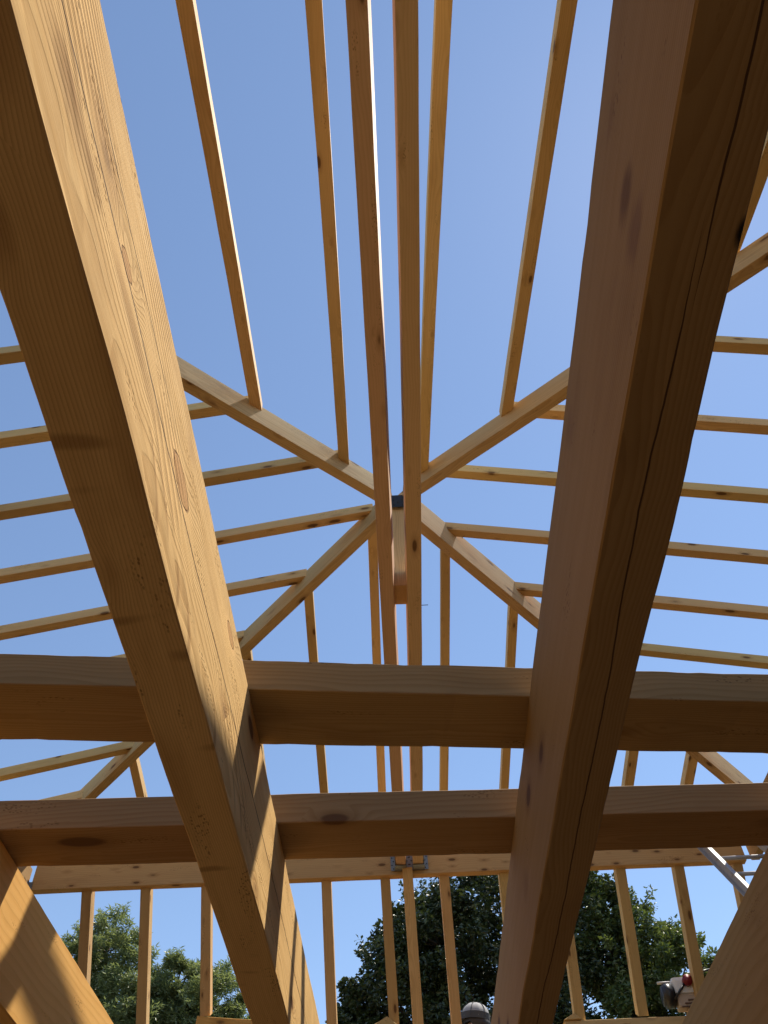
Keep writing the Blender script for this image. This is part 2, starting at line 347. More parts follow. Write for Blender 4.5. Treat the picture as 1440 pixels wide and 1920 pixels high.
def xbeam(n0, n1, f0, f1, zt, label, wane, ext=.75):
    n0, n1, f0, f1 = map(Vector, (n0, n1, f0, f1))
    a = (n0 + f0) / 2; b_ = (n1 + f1) / 2; d = (b_ - a).normalized(); nn = Vector((-d.y, d.x)); wd = abs((f0 - n0).dot(nn))
    a = a - d * ext; b_ = b_ + d * ext
    o = timber('cross_beam', W_(a.x, a.y, 1.2505), W_(b_.x, b_.y, 1.2505), wd, zt - 1.2505, beam_m, cham=.002, rough=.0014, wane=wane, step=.03)
    return tag(o, label, 'beam', 'cross beams lying over the tie beams')
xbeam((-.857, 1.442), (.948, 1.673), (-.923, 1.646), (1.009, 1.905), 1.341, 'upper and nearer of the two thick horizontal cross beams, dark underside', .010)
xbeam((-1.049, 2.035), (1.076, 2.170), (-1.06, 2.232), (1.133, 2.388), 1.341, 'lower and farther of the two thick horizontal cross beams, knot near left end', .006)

# ------------------------------------------------------------------ hips
hips = [('UL', (-1, -1), 2.7499, .2598, -.003, .0435, .1125, 'sunlit hip rafter running from the roof centre to the upper left, two shadow patches'),
        ('LR', (1, 1), 2.7462, .1664, .0047, .0456, .150, 'sunlit hip rafter running from the roof centre to the lower right'),
        ('UR', (1, -1), 2.7599, .2613, -.0011, .0467, .097, 'shaded hip rafter running from the roof centre to the upper right'),
        ('LL', (-1, 1), 2.7534, .1783, -.0013, .0463, .1006, 'shaded hip rafter running from the roof centre to the lower left')]
for k, dd, z0, slp, off, wd, ht, lab in hips:
    r2 = math.sqrt(.5); nx, ny = (r2, -r2) if dd[0] * dd[1] > 0 else (-r2, -r2)
    def P(t): return RF(dd[0] * t + nx * off, dd[1] * t + ny * off, z0 - slp * t)
    t0 = .02 if k in ('UL', 'LR') else .045
    o = timber('hip_rafter', P(t0), P(YH + .12), wd * K, ht * K, hip_m, cham=.0015, rough=.001, step=.1)
    tag(o, lab, 'rafter', 'hip rafters meeting at the roof centre')

# ------------------------------------------------------------------ jack rafters
S1, SF, ZA = .21052, .21952, 2.75
DZ = dict(S=.07, E=.12, W=.09, N=.09)
RW, RH = .042, .047
def hipz(side): return DZ[side]
def nail(parent_M, o, x, y, z, L, ang, r=.0014):
    bm = bmesh.new(); bmesh.ops.create_cone(bm, cap_ends=True, segments=8, radius1=r, radius2=r, depth=L)
    bmesh.ops.translate(bm, verts=bm.verts, vec=(0, 0, L / 2))
    bmesh.ops.create_cone(bm, cap_ends=True, segments=10, radius1=r * 2.2, radius2=r * 2.2, depth=.001, matrix=Matrix.Translation((0, 0, L)))
    n_ = mesh_obj('nail', bm, nailm, o); n_.location = (x, y, z); n_.rotation_euler = ang; return n_

ords = ['topmost', 'second', 'third', 'fourth', 'fifth', 'sixth', 'seventh', 'eighth', 'ninth', 'tenth', 'eleventh']
def jack(side, c, label, wd=RW, tend=YH + .07, nails=()):
    s_ = S1 if side in 'EW' else SF
    z0 = ZA + DZ[side]
    t0 = max(abs(c) - .002, .02)
    if side == 'W': P = lambda t: RF(-t, c, z0 - s_ * t)
    if side == 'E': P = lambda t: RF(t, c, z0 - s_ * t)
    if side == 'S': P = lambda t: RF(c, -t, z0 - s_ * t)
    if side == 'N': P = lambda t: RF(c, t, z0 - s_ * t)
    o = timber('jack_rafter', P(t0), P(tend), wd * K, RH * K, raft_m, cham=.0012, rough=.0012, step=.12, bow=random.Random(int(c * 1000) + ord(side)).uniform(-.004, .004))
    tag(o, label, 'rafter', {'W': 'thin rafters of the left roof slope', 'E': 'thin rafters of the right roof slope',
        'S': 'thin rafters of the near roof slope', 'N': 'thin rafters of the far roof slope'}[side])
    for (x, ln, an) in nails: nail(None, o, x * K, wd * K * .22 * (-1 if side == 'W' else 1), 0, ln * K, an)
    return o
Wv = [-.863, -.540, -.224, .089, .400, .715, 1.03, 1.335, 1.65]
Wl = ['left slope rafter, highest bar at the left edge of the photo',
      'left slope rafter, second bar from the top, passing behind the sunlit hip',
      'left slope rafter, third bar from the top, ending behind the sunlit hip',
      'left slope rafter, fourth bar from the top, ending at the roof centre',
      'left slope rafter, fifth bar from the top, cut end above the shaded hip',
      'left slope rafter, sixth from the top, just above or behind the upper cross beam',
      'left slope rafter, seventh from the top, behind the upper cross beam',
      'left slope rafter seen long and slanting in the gap between the two cross beams',
      'lowest rafter on the left slope, only its tip showing over the lower cross beam']
for i, (v, l) in enumerate(zip(Wv, Wl)):
    jack('W', v, l, nails=[(.28, .016, (math.radians(200), .5, 0))] if i == 3 else [(.42, .012, (math.radians(170), .2, 0))] if i == 2 else ())
Ev = [-.768, -.437, -.110, .215, .541, .862, 1.18, 1.50]
El = ['right slope rafter, highest level bar at the right edge of the photo',
      'right slope rafter, second bar from the top at the right edge',
      'right slope rafter, third bar from the top, meeting the upper right hip',
      'right slope rafter, fourth bar from the top, black staple near its inner end',
      'right slope rafter, fifth bar from the top, cut end on the lower right hip',
      'right slope rafter, lowest bar above the upper cross beam at right',
      'right slope rafter, mostly hidden behind the upper cross beam',
      'lowest right slope rafter, a sliver showing over the lower cross beam']
for i, (v, l) in enumerate(zip(Ev, El)):
    jack('E', v, l, nails=[(.10, .018, (math.radians(185), .5, 0))] if i == 3 else ())
Su = [-.850, -.526, -.208, .120, .436, .755, 1.10]
Sl = ['near slope rafter hidden behind the big sunlit beam at left',
      'near slope rafter, leftmost long bar in the open sky, sunlit right edge',
      'near slope rafter, long bar with clustered knots, left of the paired boards',
      'near slope rafter, long bar immediately right of the paired boards',
      'near slope rafter slanting down beside the big shaded beam at right',
      'near slope rafter hidden behind the big shaded beam at right',
      'near slope rafter, short piece right of the big shaded beam at upper right']
for u, l in zip(Su, Sl): jack('S', u, l)
Nu = [-1.36, -1.04, -.72, -.405, -.10, .225, .548, .870, 1.215, 1.54]
Nl = ['far slope rafter, short pale bar at far left between the cross beams',
      'far slope rafter, second from the left, behind the big sunlit beam',
      'far slope rafter, third from the left, behind the inner edge of the sunlit beam',
      'far slope rafter below the lower left hip, with a sunlit right edge',
      'far slope rafter close along the left side of the paired boards',
      'far slope rafter, first one right of the paired boards',
      'far slope rafter just left of the big shaded beam at right',
      'far slope rafter hidden behind the big shaded beam at right',
      'far slope rafter, short bar right of the shaded beam between the cross beams',
      'far slope rafter, short bar meeting the lower right hip at far right']
for i, (u, l) in enumerate(zip(Nu, Nl)): jack('N', u, l, wd=.05 if i >= 7 else RW)

# ------------------------------------------------------------------ paired ceiling boards, post, brackets
def AR(x, y, z): return Vector((K * (x * CS - y * SN), K * (x * SN + y * CS), K * z + ZC))
def cboard(x0a, x0b, x1a, x1b, label, lean=0):
    # x positions at v = y .275 and y 4.17 in roof coordinates (absolute)
    def A(xm, y): 
        return AR(xm, y, 2.19)
    xa = (x0a + x0b) / 2; xb = (x1a + x1b) / 2; sl_ = (xb - xa) / 3.895
    o = timber('ceiling_joist', A(xa - sl_ * .5, -.225), A(xb, 4.168), (abs(x0b - x0a) + abs(x1b - x1a)) / 2 * K, .12 * K, board_m, cham=.0015, rough=.0015, step=.06, up=Vector((math.sin(lean), 0, math.cos(lean))))
    return tag(o, label, 'joist', 'paired ceiling joists running below the roof centre')
j1 = cboard(.012, .061, .094, .146, 'left one of the paired long boards through the picture middle, thin sunlit right edge', math.radians(5))
j2 = cboard(.125, .176, .183, .238, 'right one of the paired long boards through the picture middle, fully shaded')
nail(None, j2, 2.47 * K, -.0265 * K, .03, .034, (math.radians(90), 0, 0), .0018)
def AR(x, y, z): return Vector((K * (x * CS - y * SN), K * (x * SN + y * CS), K * z + ZC))
pst = timber('king_post', AR(.131, 2.21, 2.237), AR(.150, 2.21, 2.742), .052 * K, .10 * K, hip_m, up=Vector((0, 1, 0)), step=.1)
# for a vertical timber object z is horizontal: shift so that its near face sits at y 2.155
pst.matrix_world = Matrix.Translation((0, -.07, 0)) @ pst.matrix_world
tag(pst, 'short square post hanging between the paired boards under the roof centre', 'post')
def bracket(name, parts, mat, label, cat, group=None):
    rt = None
    bm = bmesh.new()
    for p in parts: bbox_bm(bm, *p)
    return bm
bm = bmesh.new(); bbox_bm(bm, -.030, .030, -.003, .0, -.045, .030); bbox_bm(bm, -.033, .033, -.003, .10, .030, .033)
bbox_bm(bm, -.033, -.030, -.003, .06, -.02, .03); bbox_bm(bm, .030, .033, -.003, .06, -.02, .03)
o = mesh_obj('metal_bracket', bm, dsteel); o.scale = (K, K, K); o.location = AR(.150, 2.147, 2.735); tag(o, 'dark steel bracket where the four hip rafters meet on the post', 'bracket')
for i, (bx, bz) in enumerate(((-.018, -.03), (.018, -.03), (-.018, 0), (.018, 0), (0, -.015))):
    b2 = bmesh.new(); bmesh.ops.create_uvsphere(b2, u_segments=8, v_segments=5, radius=.003); q = mesh_obj('nail', b2, nailm, o, True); q.location = (bx, -.004, bz)

# ------------------------------------------------------------------ header ring
YHD = 2.19332 + YH
def hz(x): return 2.166 - .0128 * (x - .1)
hd = timber('header_beam', AR(-1.80, YHD + .02, hz(-1.80)), AR(1.93, YHD + .02, hz(1.93)), .045 * K, .165 * K, wood('pale header board', rgb(.68, .43, .19), rgb(.57, .33, .13), ring=.012, bump=.14, knots=.75, ksc=(6, 16, 16), stain=.25), cham=.0015, rough=.002, step=.05)
tag(hd, 'pale header board with small knots running under the lower cross beam', 'beam')
for nm_, a, b_, lab in (('header_beam', (-1.86, .22), (-1.86, 4.22), 'side header board at the left eave of the upper roof'),
                    ('header_beam', (2.0, .22), (2.0, 4.22), 'side header board at the right eave of the upper roof'),
                    ('header_beam', (-1.8, .19), (1.93, .19), 'header board at the near eave of the upper roof')):
    o = timber(nm_, AR(*a, 2.165), AR(*b_, 2.165), .045 * K, .165 * K, beam_m, step=.2); tag(o, lab, 'beam', 'header boards out of view')

def hanger(x, label):
    o = empty('joist_hanger', AR(x, YHD - .006, 2.186)); o.rotation_euler.z = PSI; o.scale = (K, K, K)
    tag(o, label, 'joist hanger', 'joist hangers on the header board')
    w2 = .029
    bm = bmesh.new(); bbox_bm(bm, -w2 - .002, w2 + .002, -.055, .004, -.003, 0); mesh_obj('seat_plate', bm, galv, o)
    for s in (-1, 1):
        bm = bmesh.new(); bbox_bm(bm, *sorted((s * w2, s * (w2 + .002))), -.055, .004, -.001, .11); mesh_obj('side_plate', bm, galv, o)
        bm = bmesh.new(); bbox_bm(bm, *sorted((s * (w2 + .002), s * (w2 + .022))), -.004, -.001, -.001, .11)
        fl_ = mesh_obj('flange', bm, galv, o)
        for k in range(5):
            bm = bmesh.new(); bmesh.ops.create_uvsphere(bm, u_segments=8, v_segments=5, radius=.0032)
            mesh_obj('nail_head', bm, nailm, fl_, True).location = (s * (w2 + .007 + .008 * (k % 2)), -.005, .008 + .02 * k)
hanger(.1185, 'left of the two galvanised joist hangers on the pale header board')
hanger(.2125, 'right of the two galvanised joist hangers on the pale header board')
o = empty('corner_bracket', AR(-1.815, YHD - .006, 2.19)); o.scale = (K, K, K); tag(o, 'small grey steel bracket at the left end of the pale header board', 'bracket')
bm = bmesh.new(); bbox_bm(bm, .006, .024, -.004, -.001, -.005, .04); mesh_obj('flange', bm, galv, o)
bm = bmesh.new(); bbox_bm(bm, .004, .006, -.03, -.001, -.005, .04); mesh_obj('side_plate', bm, galv, o)

# ------------------------------------------------------------------ steep wall studs below the header
SD = Vector((0, .5025, -.8646))
def stud(xl, label, wd=.05, y=.012, zt=None, ln=1.0, dx=0.0):
    z = (hz(xl) if zt is None else zt); xc = xl + wd / 2
    p0 = AR(xc, YHD + y, z + .02); d = Vector((.0093 + dx, .502, -.865)).normalized()
    p1 = p0 + d * ln * K
    # lower face of the timber object looks inward and down
    o = timber('wall_stud', p0, p1, wd * K, .06 * K, raft_m, cham=.0012, rough=.0015, step=.12, up=Vector((0, .865, .502)))
    return tag(o, label, 'stud', 'steep studs below the pale header board')
studs = [(-1.54, 'steep stud below the header, leftmost, in front of the feathery tree', 1.0), (-1.236, 'steep stud below the header, second from the left, bright sunlit right edge', 1.0),
         (-.922, 'steep stud below the header, third from the left, standing on the short left plate', .615),
         (-.612, 'steep stud below the header, hidden behind the big sunlit beam', 1.0),
         (-.298, 'steep stud below the header, alone against clear sky right of the big sunlit beam', 1.0), (.010, 'steep stud below the header, just left of the joist hangers', 1.0),
         (.318, 'steep stud below the header, yellowish, in front of the dark tree', 1.0), (.630, 'steep stud below the header, mostly hidden by the big shaded beam', 1.0),
         (.930, 'steep stud below the header, emerging low on the right of the big shaded beam', .73), (1.245, 'steep stud below the header, right of the shaded beam, with a dark streak', .70),
         (1.553, 'steep stud below the header, second from the right, with a round knot', 1.0), (1.862, 'steep stud below the header, rightmost, seen through the ladder', 1.0)]
for xl, l, ln in studs: stud(xl, l, ln=ln)
stud(.126, 'extra stud starting between the two joist hangers, in front of the header', y=-.035, zt=2.165, wd=.052)

def plate(x0, x1, y, z0, z1, tilt, label, dep=.07):
    o = timber('wall_plate', AR(x0, y, z0), AR(x1, y, z0 + tilt), dep * K, (z1 - z0) * K, hip_m if x0 > 0 else beam_far, cham=.002, rough=.003, step=.04)
    return tag(o, label, 'plate', 'wall plates at the foot of the studs')
plate(-.935, -.50, YHD + .34, 1.54, 1.665, -.05, 'short pale timber plate at the bottom edge left of the sunlit beam')
plate(.885, 1.95, YHD + .385, 1.45, 1.562, -.018, 'long reddish timber plate at the bottom edge right of the shaded beam')
def wedge(x, y, z, s, label):
    bm = bmesh.new()
    v = [bm.verts.new(p) for p in ((-s, 0, 0), (s, 0, 0), (s * .25, 0, s * .62), (-s, .06, 0), (s, .06, 0), (s * .25, .06, s * .62))]
    for f in ((0, 1, 2), (5, 4, 3), (0, 3, 4, 1), (1, 4, 5, 2), (2, 5, 3, 0)): bm.faces.new([v[i] for i in f])
    bmesh.ops.recalc_face_normals(bm, faces=bm.faces)
    bmesh.ops.bevel(bm, geom=list(bm.edges), offset=.002, segments=1, affect='EDGES')
    o = mesh_obj('wood_block', bm, raft_m); o.scale = (K, K, K); o.location = AR(x, y, z); o.rotation_euler.z = PSI
    return tag(o, label, 'wood block', 'small wedge blocks at the bottom edge')
wedge(-.005, YHD + .30, 1.565, .075, 'small wedge shaped wood block at the bottom edge, left of the joist hanger stud')
wedge(.925, YHD + .335, 1.5615, .045, 'small pale wedge block on the plate, right of the big shaded beam')

# ------------------------------------------------------------------ ladder
lad = empty('ladder', W_(1.6 * K, 4.0 * K, 2.1 * K)); tag(lad, 'aluminium ladder leaning against the header at the right edge', 'ladder')
la = Vector((1.600, 4.10, 2.225)) * K; lb = Vector((1.553, 3.60, 1.632)) * K; ld = (lb - la).normalized(); ups = Vector((0, -1, 0)) 
xdir = Vector((1, .02, 0)).normalized(); ln_ = ld.cross(xdir).normalized()
def lfr(o): o.matrix_basis = Matrix.Translation(-lad.location) @ Matrix(((xdir.x, -ld.x, ln_.x, la.x), (xdir.y, -ld.y, ln_.y, la.y), (xdir.z, -ld.z, ln_.z, la.z + ZC), (0, 0, 0, 1)))
LW = .285 * K; LL = 5.9
for s in (0, 1):
    bm = bmesh.new(); x = s * LW
    bbox_bm(bm, x - .005, x + .0, -LL, .14, -.042, .042); bbox_bm(bm, *( (x - .028, x - .004) if s == 0 else (x, x + .024)), -LL, .14, -.042, -.037)
    bbox_bm(bm, *((x - .028, x - .004) if s == 0 else (x, x + .024)), -LL, .14, .037, .042)
    o = mesh_obj('side_rail', bm, alu, lad); lfr(o)
k = 0; yy = -.126
while yy > -LL + .1:
    bm = bmesh.new(); bmesh.ops.create_cone(bm, cap_ends=True, segments=10, radius1=.0135, radius2=.0135, depth=LW + .012, matrix=Matrix.Translation((LW / 2 - .002, yy, 0)) @ Matrix.Rotation(math.pi / 2, 4, 'Y'))
    o = mesh_obj('rung', bm, alu, lad, True); lfr(o); yy -= .259
# ------------------------------------------------------------------ power saw on the right plate
T0 = AR(1.535, YHD + .40, 1.562 - .01)
t = empty('power_saw', T0); t.scale = (K, K, K); t.scale = (1.28,) * 3; t.rotation_euler = (0, math.radians(2), math.radians(-4)); tag(t, 'white power tool with round red knob beside the lower right corner beam', 'power tool')
def rbox(name, x0, x1, y0, y1, z0, z1, mat, bev, par=t, smooth=True):
    bm = bmesh.new(); bbox_bm(bm, x0, x1, y0, y1, z0, z1, bev); return mesh_obj(name, bm, mat, par, False)
def rod(name, a, b_, r, mat, par=t, seg=14):
    a = Vector(a); b_ = Vector(b_); d = b_ - a
    bm = bmesh.new(); bmesh.ops.create_cone(bm, cap_ends=True, segments=seg, radius1=r, radius2=r, depth=d.length)
    if r > .01: bmesh.ops.bevel(bm, geom=[e for e in bm.edges if len(e.link_faces) == 2 and abs(e.calc_face_angle(0)) > 1.2], offset=r * .18, segments=2, affect='EDGES')
    o = mesh_obj(name, bm, mat, par, True); o.matrix_basis = Matrix.Translation((a + b_) / 2) @ d.to_track_quat('Z', 'Y').to_matrix().to_4x4(); return o
bs = rbox('wooden_base', -.02, .26, -.03, .10, .0, .045, hip_m, .004)
hs_ = rbox('housing', -.075, .085, -.045, .07, .115, .205, white, .022)
rod('motor', (-.135, .0, .12), (-.07, .0, .12), .062, black, seg=24)
rod('exhaust_pipe', (-.15, -.02, .182), (-.08, -.02, .182), .007, alu)
rbox('shroud', -.065, .10, -.035, .05, .05, .118, plain('beige guard', (.50, .38, .28), .6), .012)
for k_ in range(3): rbox('vent_rib', -.05 + k_ * .02, .12, -.042 - k_ * .001, -.034, .048 + k_ * .016, .054 + k_ * .016, plain('brown rib', (.13, .07, .045), .6), .001)
rod('knob', (.008, -.045, .172), (.008, -.085, .172), .027, red, seg=24)
rod('lever', (-.082, -.052, .085), (-.005, -.056, .165), .0065, black)
rod('cable', (.02, -.056, .190), (.075, -.05, .214), .006, black); rod('cable', (.075, -.05, .214), (.16, -.04, .232), .006, black)
rod('handle', (.09, 0, .165), (.17, 0, .175), .014, white)

# ------------------------------------------------------------------ person on a scaffold behind the wall
HX, HY, HZ = .40 * 1.5, 4.9 * 1.5, 1.675 * 1.5                    # head centre
feet = HZ - 1.62
sc_ = empty('scaffold', W_(.6, 7.45, feet - 1.9)); tag(sc_, 'plank scaffold outside the far wall on which the worker stands', 'scaffold')
for k_ in range(3):
    bm = bmesh.new(); bbox_bm(bm, -1.3, 1.3, -.33 + k_ * .23, -.33 + k_ * .23 + .22, -.045, 0, .003); o = mesh_obj('plank', bm, deck_m, sc_); o.location = (0, .05, 1.9)
for sx_ in (-1.15, 1.15):
    for sy_ in (-.28, .36):
        o = rod('leg', (sx_, sy_, 1.9 - feet - ZC - .5), (sx_, sy_, 1.855), .024, galv, sc_)
    rod('crossbar', (sx_, -.28, 1.83), (sx_, .36, 1.83), .02, galv, sc_)

def skinned(name, pts, edges, mat, par, sub=2, root=0):
    me = bpy.data.meshes.new(name); me.from_pydata([p[:3] for p in pts], edges, []); o = bpy.data.objects.new(name, me); C.objects.link(o)
    o.parent = par
    sk = o.modifiers.new('skin', 'SKIN'); me.skin_vertices.new() if not me.skin_vertices else None
    sv = me.skin_vertices[0].data
    for i, p in enumerate(pts):
        sv[i].radius = (p[3], p[4] if len(p) > 4 else p[3]); sv[i].use_root = (i == root)
    ss = o.modifiers.new('sub', 'SUBSURF'); ss.levels = sub; ss.render_levels = sub
    sk.use_smooth_shade = True; me.materials.append(mat); return o
pr = empty('person', W_(HX, HY, feet)); pr.rotation_euler.z = math.radians(68)
tag(pr, 'worker in a grey baseball cap at the bottom edge, left of the shaded beam', 'person')
# person local: +y forward
pts = [(0, 0, .95, .15, .11), (0, .0, 1.12, .13, .10), (0, 0, 1.33, .17, .11), (0, -.01, 1.44, .10, .08), (0, 0, 1.50, .05), (0, .01, 1.60, .066, .075), (0, .012, 1.68, .07, .085),
       (.19, 0, 1.40, .055), (.24, .03, 1.12, .042), (.22, .22, .98, .032), (.21, .28, .96, .026),
       (-.19, 0, 1.40, .055), (-.24, .03, 1.12, .042), (-.22, .22, .98, .032), (-.21, .28, .96, .026),
       (.10, 0, .86, .095), (.11, .02, .48, .06), (.11, 0, .10, .045), (.12, .12, .04, .04), (-.10, 0, .86, .095), (-.11, .02, .48, .06), (-.11, 0, .10, .045), (-.12, .12, .04, .04)]
ed = [(0, 1), (1, 2), (2, 3), (3, 4), (4, 5), (5, 6), (2, 7), (7, 8), (8, 9), (9, 10), (2, 11), (11, 12), (12, 13), (13, 14), (0, 15), (15, 16), (16, 17), (17, 18), (0, 19), (19, 20), (20, 21), (21, 22)]
body = skinned('body', pts, ed, skin, pr)
sp = [(0, 0, .93, .165, .125), (0, 0, 1.12, .15, .12), (0, 0, 1.33, .185, .125), (0, -.01, 1.43, .11, .09), (.19, 0, 1.40, .07), (.235, .02, 1.2, .06), (-.19, 0, 1.40, .07), (-.235, .02, 1.2, .06)]
skinned('shirt', sp, [(0, 1), (1, 2), (2, 3), (2, 4), (4, 5), (2, 6), (6, 7)], shirt, pr)
tp = [(0, 0, .98, .155, .12), (0, 0, .90, .16, .125), (.10, 0, .82, .105), (.11, .02, .48, .075), (.11, 0, .14, .062), (-.10, 0, .82, .105), (-.11, .02, .48, .075), (-.11, 0, .14, .062)]
skinned('trousers', tp, [(0, 1), (1, 2), (2, 3), (3, 4), (1, 5), (5, 6), (6, 7)], trous, pr, root=1)
for s in (-1, 1):
    for k_, (fx, ly) in enumerate(((-.025, .07), (-.009, .08), (.008, .075), (.024, .06))):
        q = skinned('finger', [(s * .21 + fx, .30, .955, .011), (s * .21 + fx, .30 + ly * .5, .945, .009), (s * .21 + fx * .9, .30 + ly * .8, .925, .008)], [(0, 1), (1, 2)], skin, body, 1)
    skinned('thumb', [(s * .21 - s * .03, .28, .955, .012), (s * .21 - s * .05, .31, .94, .01), (s * .21 - s * .045, .335, .925, .008)], [(0, 1), (1, 2)], skin, body, 1)
    bm = bmesh.new(); bmesh.ops.create_uvsphere(bm, u_segments=12, v_segments=8, radius=.03); bmesh.ops.scale(bm, verts=bm.verts, vec=(.35, .7, 1.05)); q = mesh_obj('ear', bm, skin, body, True); q.location = (s * .078, -.005, 1.63)
    bm = bmesh.new(); bmesh.ops.create_uvsphere(bm, u_segments=10, v_segments=8, radius=.012); q = mesh_obj('eye', bm, plain('eye', (.7, .7, .68), .3), body, True); q.location = (s * .031, .082, 1.645)
bm = bmesh.new(); bmesh.ops.create_cone(bm, cap_ends=True, segments=8, radius1=.018, radius2=.006, depth=.045); q = mesh_obj('nose', bm, skin, body, True); q.location = (0, .10, 1.62); q.rotation_euler = (math.radians(-20), 0, 0)
bm = bmesh.new(); bmesh.ops.create_uvsphere(bm, u_segments=10, v_segments=6, radius=.022); bmesh.ops.scale(bm, verts=bm.verts, vec=(1, .4, .25)); q = mesh_obj('mouth', bm, plain('lips', (.4, .18, .15), .5), body, True); q.location = (0, .09, 1.585)
bm = bmesh.new(); bmesh.ops.create_uvsphere(bm, u_segments=24, v_segments=14, radius=.096)
for v in bm.verts:
    v.co.y *= 1.12
    if v.co.z < -.02: v.co.y -= .018
bmesh.ops.delete(bm, geom=[v for v in bm.verts if v.co.z < -.055 or (v.co.y > .03 and v.co.z < -.0)], context='VERTS')
hr = mesh_obj('hair', bm, hairm, pr, True); hr.location = (0, -.008, 1.655)
# cap: six panels with raised seams, a dark band and a peak
cp = empty('cap', (0, 0, 1.69)); cp.parent = pr; cp.rotation_euler = (math.radians(8), 0, 0)
bm = bmesh.new(); nu, nv = 48, 12; grid = []
for j in range(nv + 1):
    ph = j / nv * math.pi / 2; row = []
    for i in range(nu):
        th = i / nu * 2 * math.pi; seam = min(abs(((th / (math.pi / 3)) % 1) - 0), abs(((th / (math.pi / 3)) % 1) - 1)); r = .104 * math.cos(ph) ** .8 * (1 + (.03 if seam < .07 else 0))
        row.append(bm.verts.new((r * math.sin(th), r * math.cos(th) * 1.12, .115 * math.sin(ph) + (.002 if seam < .08 else 0))))
    grid.append(row)
for j in range(nv):
    for i in range(nu): bm.faces.new((grid[j][i], grid[j][(i + 1) % nu], grid[j + 1][(i + 1) % nu], grid[j + 1][i]))
bmesh.ops.remove_doubles(bm, verts=bm.verts, dist=.0008)
mesh_obj('crown', bm, capm, cp, True)
bm = bmesh.new(); bmesh.ops.create_cone(bm, cap_ends=False, segments=48, radius1=.107, radius2=.1065, depth=.05)
bmesh.ops.scale(bm, verts=bm.verts, vec=(1, 1.12, 1)); mesh_obj('band', bm, capd, cp, True).location = (0, 0, .008)
bm = bmesh.new(); rows = []
for j in range(7):
    r0 = .104 + j * .0115; row = []
    for i in range(17):
        a = math.radians(-52 + 104 * i / 16) * (1 - j * .045); row.append(bm.verts.new((math.sin(a) * r0 * (1 - j * .012), math.cos(a) * r0 * 1.1, -.004 - (abs(math.sin(a)) ** 2) * .02 - j * .002)))
    rows.append(row)
for j in range(6):
    for i in range(16): bm.faces.new((rows[j][i], rows[j][i + 1], rows[j + 1][i + 1], rows[j + 1][i]))
bmesh.ops.solidify(bm, geom=bm.faces[:], thickness=.003); mesh_obj('peak', bm, capd, cp, True)
for k_ in range(3):
    cu = bpy.data.curves.new('seam', 'CURVE'); cu.dimensions = '3D'; cu.bevel_depth = .0028; sp_ = cu.splines.new('POLY'); sp_.points.add(24)
    for i in range(25):
        ph = math.pi * i / 24; th = k_ * math.pi / 3 + math.pi / 6; r = .108 * abs(math.cos(ph)) ** .8 * (1 if ph < math.pi / 2 else -1)
        sp_.points[i].co = (r * math.sin(th), r * math.cos(th) * 1.12, .116 * math.sin(ph) + .001, 1)
    tmp = bpy.data.objects.new('seam_path', cu); C.objects.link(tmp); bpy.context.view_layer.update()
    me_ = bpy.data.meshes.new_from_object(tmp.evaluated_get(bpy.context.evaluated_depsgraph_get())); bpy.data.objects.remove(tmp); me_.materials.clear(); me_.materials.append(capd)
    o_ = bpy.data.objects.new('seam', me_); C.objects.link(o_); o_.parent = cp
bm = bmesh.new(); bmesh.ops.create_uvsphere(bm, u_segments=10, v_segments=6, radius=.008); mesh_obj('button', bm, capd, cp, True).location = (0, 0, .117)

# ------------------------------------------------------------------ trees
def leaf_mesh(bm_data, rnd, c, r, n, ls, asp, droop, skew=1.0):
    V, F = bm_data
    for _ in range(n):
        while True:
            p = Vector((rnd.uniform(-1, 1), rnd.uniform(-1, 1), rnd.uniform(-1, 1)))
            if .25 < p.length < 1: break
        p = p.normalized() * (p.length ** .45)
        q = Vector((c[0] + p.x * r[0], c[1] + p.y * r[1], c[2] + p.z * r[2]))
        d = Vector((rnd.gauss(0, 1), rnd.gauss(0, 1), rnd.gauss(0, .6) - droop)).normalized() * .9 + p * .4
        d.normalize(); s = d.cross(Vector((rnd.gauss(0, 1), rnd.gauss(0, 1), rnd.gauss(0, 1)))).normalized()
        L = ls * rnd.uniform(.6, 1.35); wv = L * asp * rnd.uniform(.8, 1.2); nn = d.cross(s) * L * .12
        i = len(V)
        V += [q, q + d * L * .5 + s * wv / 2 + nn, q + d * L, q + d * L * .5 - s * wv / 2 + nn]
        F += [(i, i + 1, i + 2), (i, i + 2, i + 3)]

def limb(bm, a, b_, r0, r1, seg=7):
    a = Vector(a); b_ = Vector(b_); d = (b_ - a).normalized(); u = d.orthogonal().normalized(); v = d.cross(u); rings = []
    n = 5; off = [Vector((0, 0, 0))] + [Vector([random.uniform(-1, 1) for _ in range(3)]) * (b_ - a).length * .035 for _ in range(n - 1)] + [Vector((0, 0, 0))]
    for k in range(n + 1):
        t = k / n; cc = a.lerp(b_, t) + off[k]; r = r0 + (r1 - r0) * t
        rings.append([bm.verts.new(cc + (u * math.cos(2 * math.pi * i / seg) + v * math.sin(2 * math.pi * i / seg)) * r) for i in range(seg)])
    for k in range(n):
        for i in range(seg): bm.faces.new((rings[k][i], rings[k][(i + 1) % seg], rings[k + 1][(i + 1) % seg], rings[k + 1][i]))

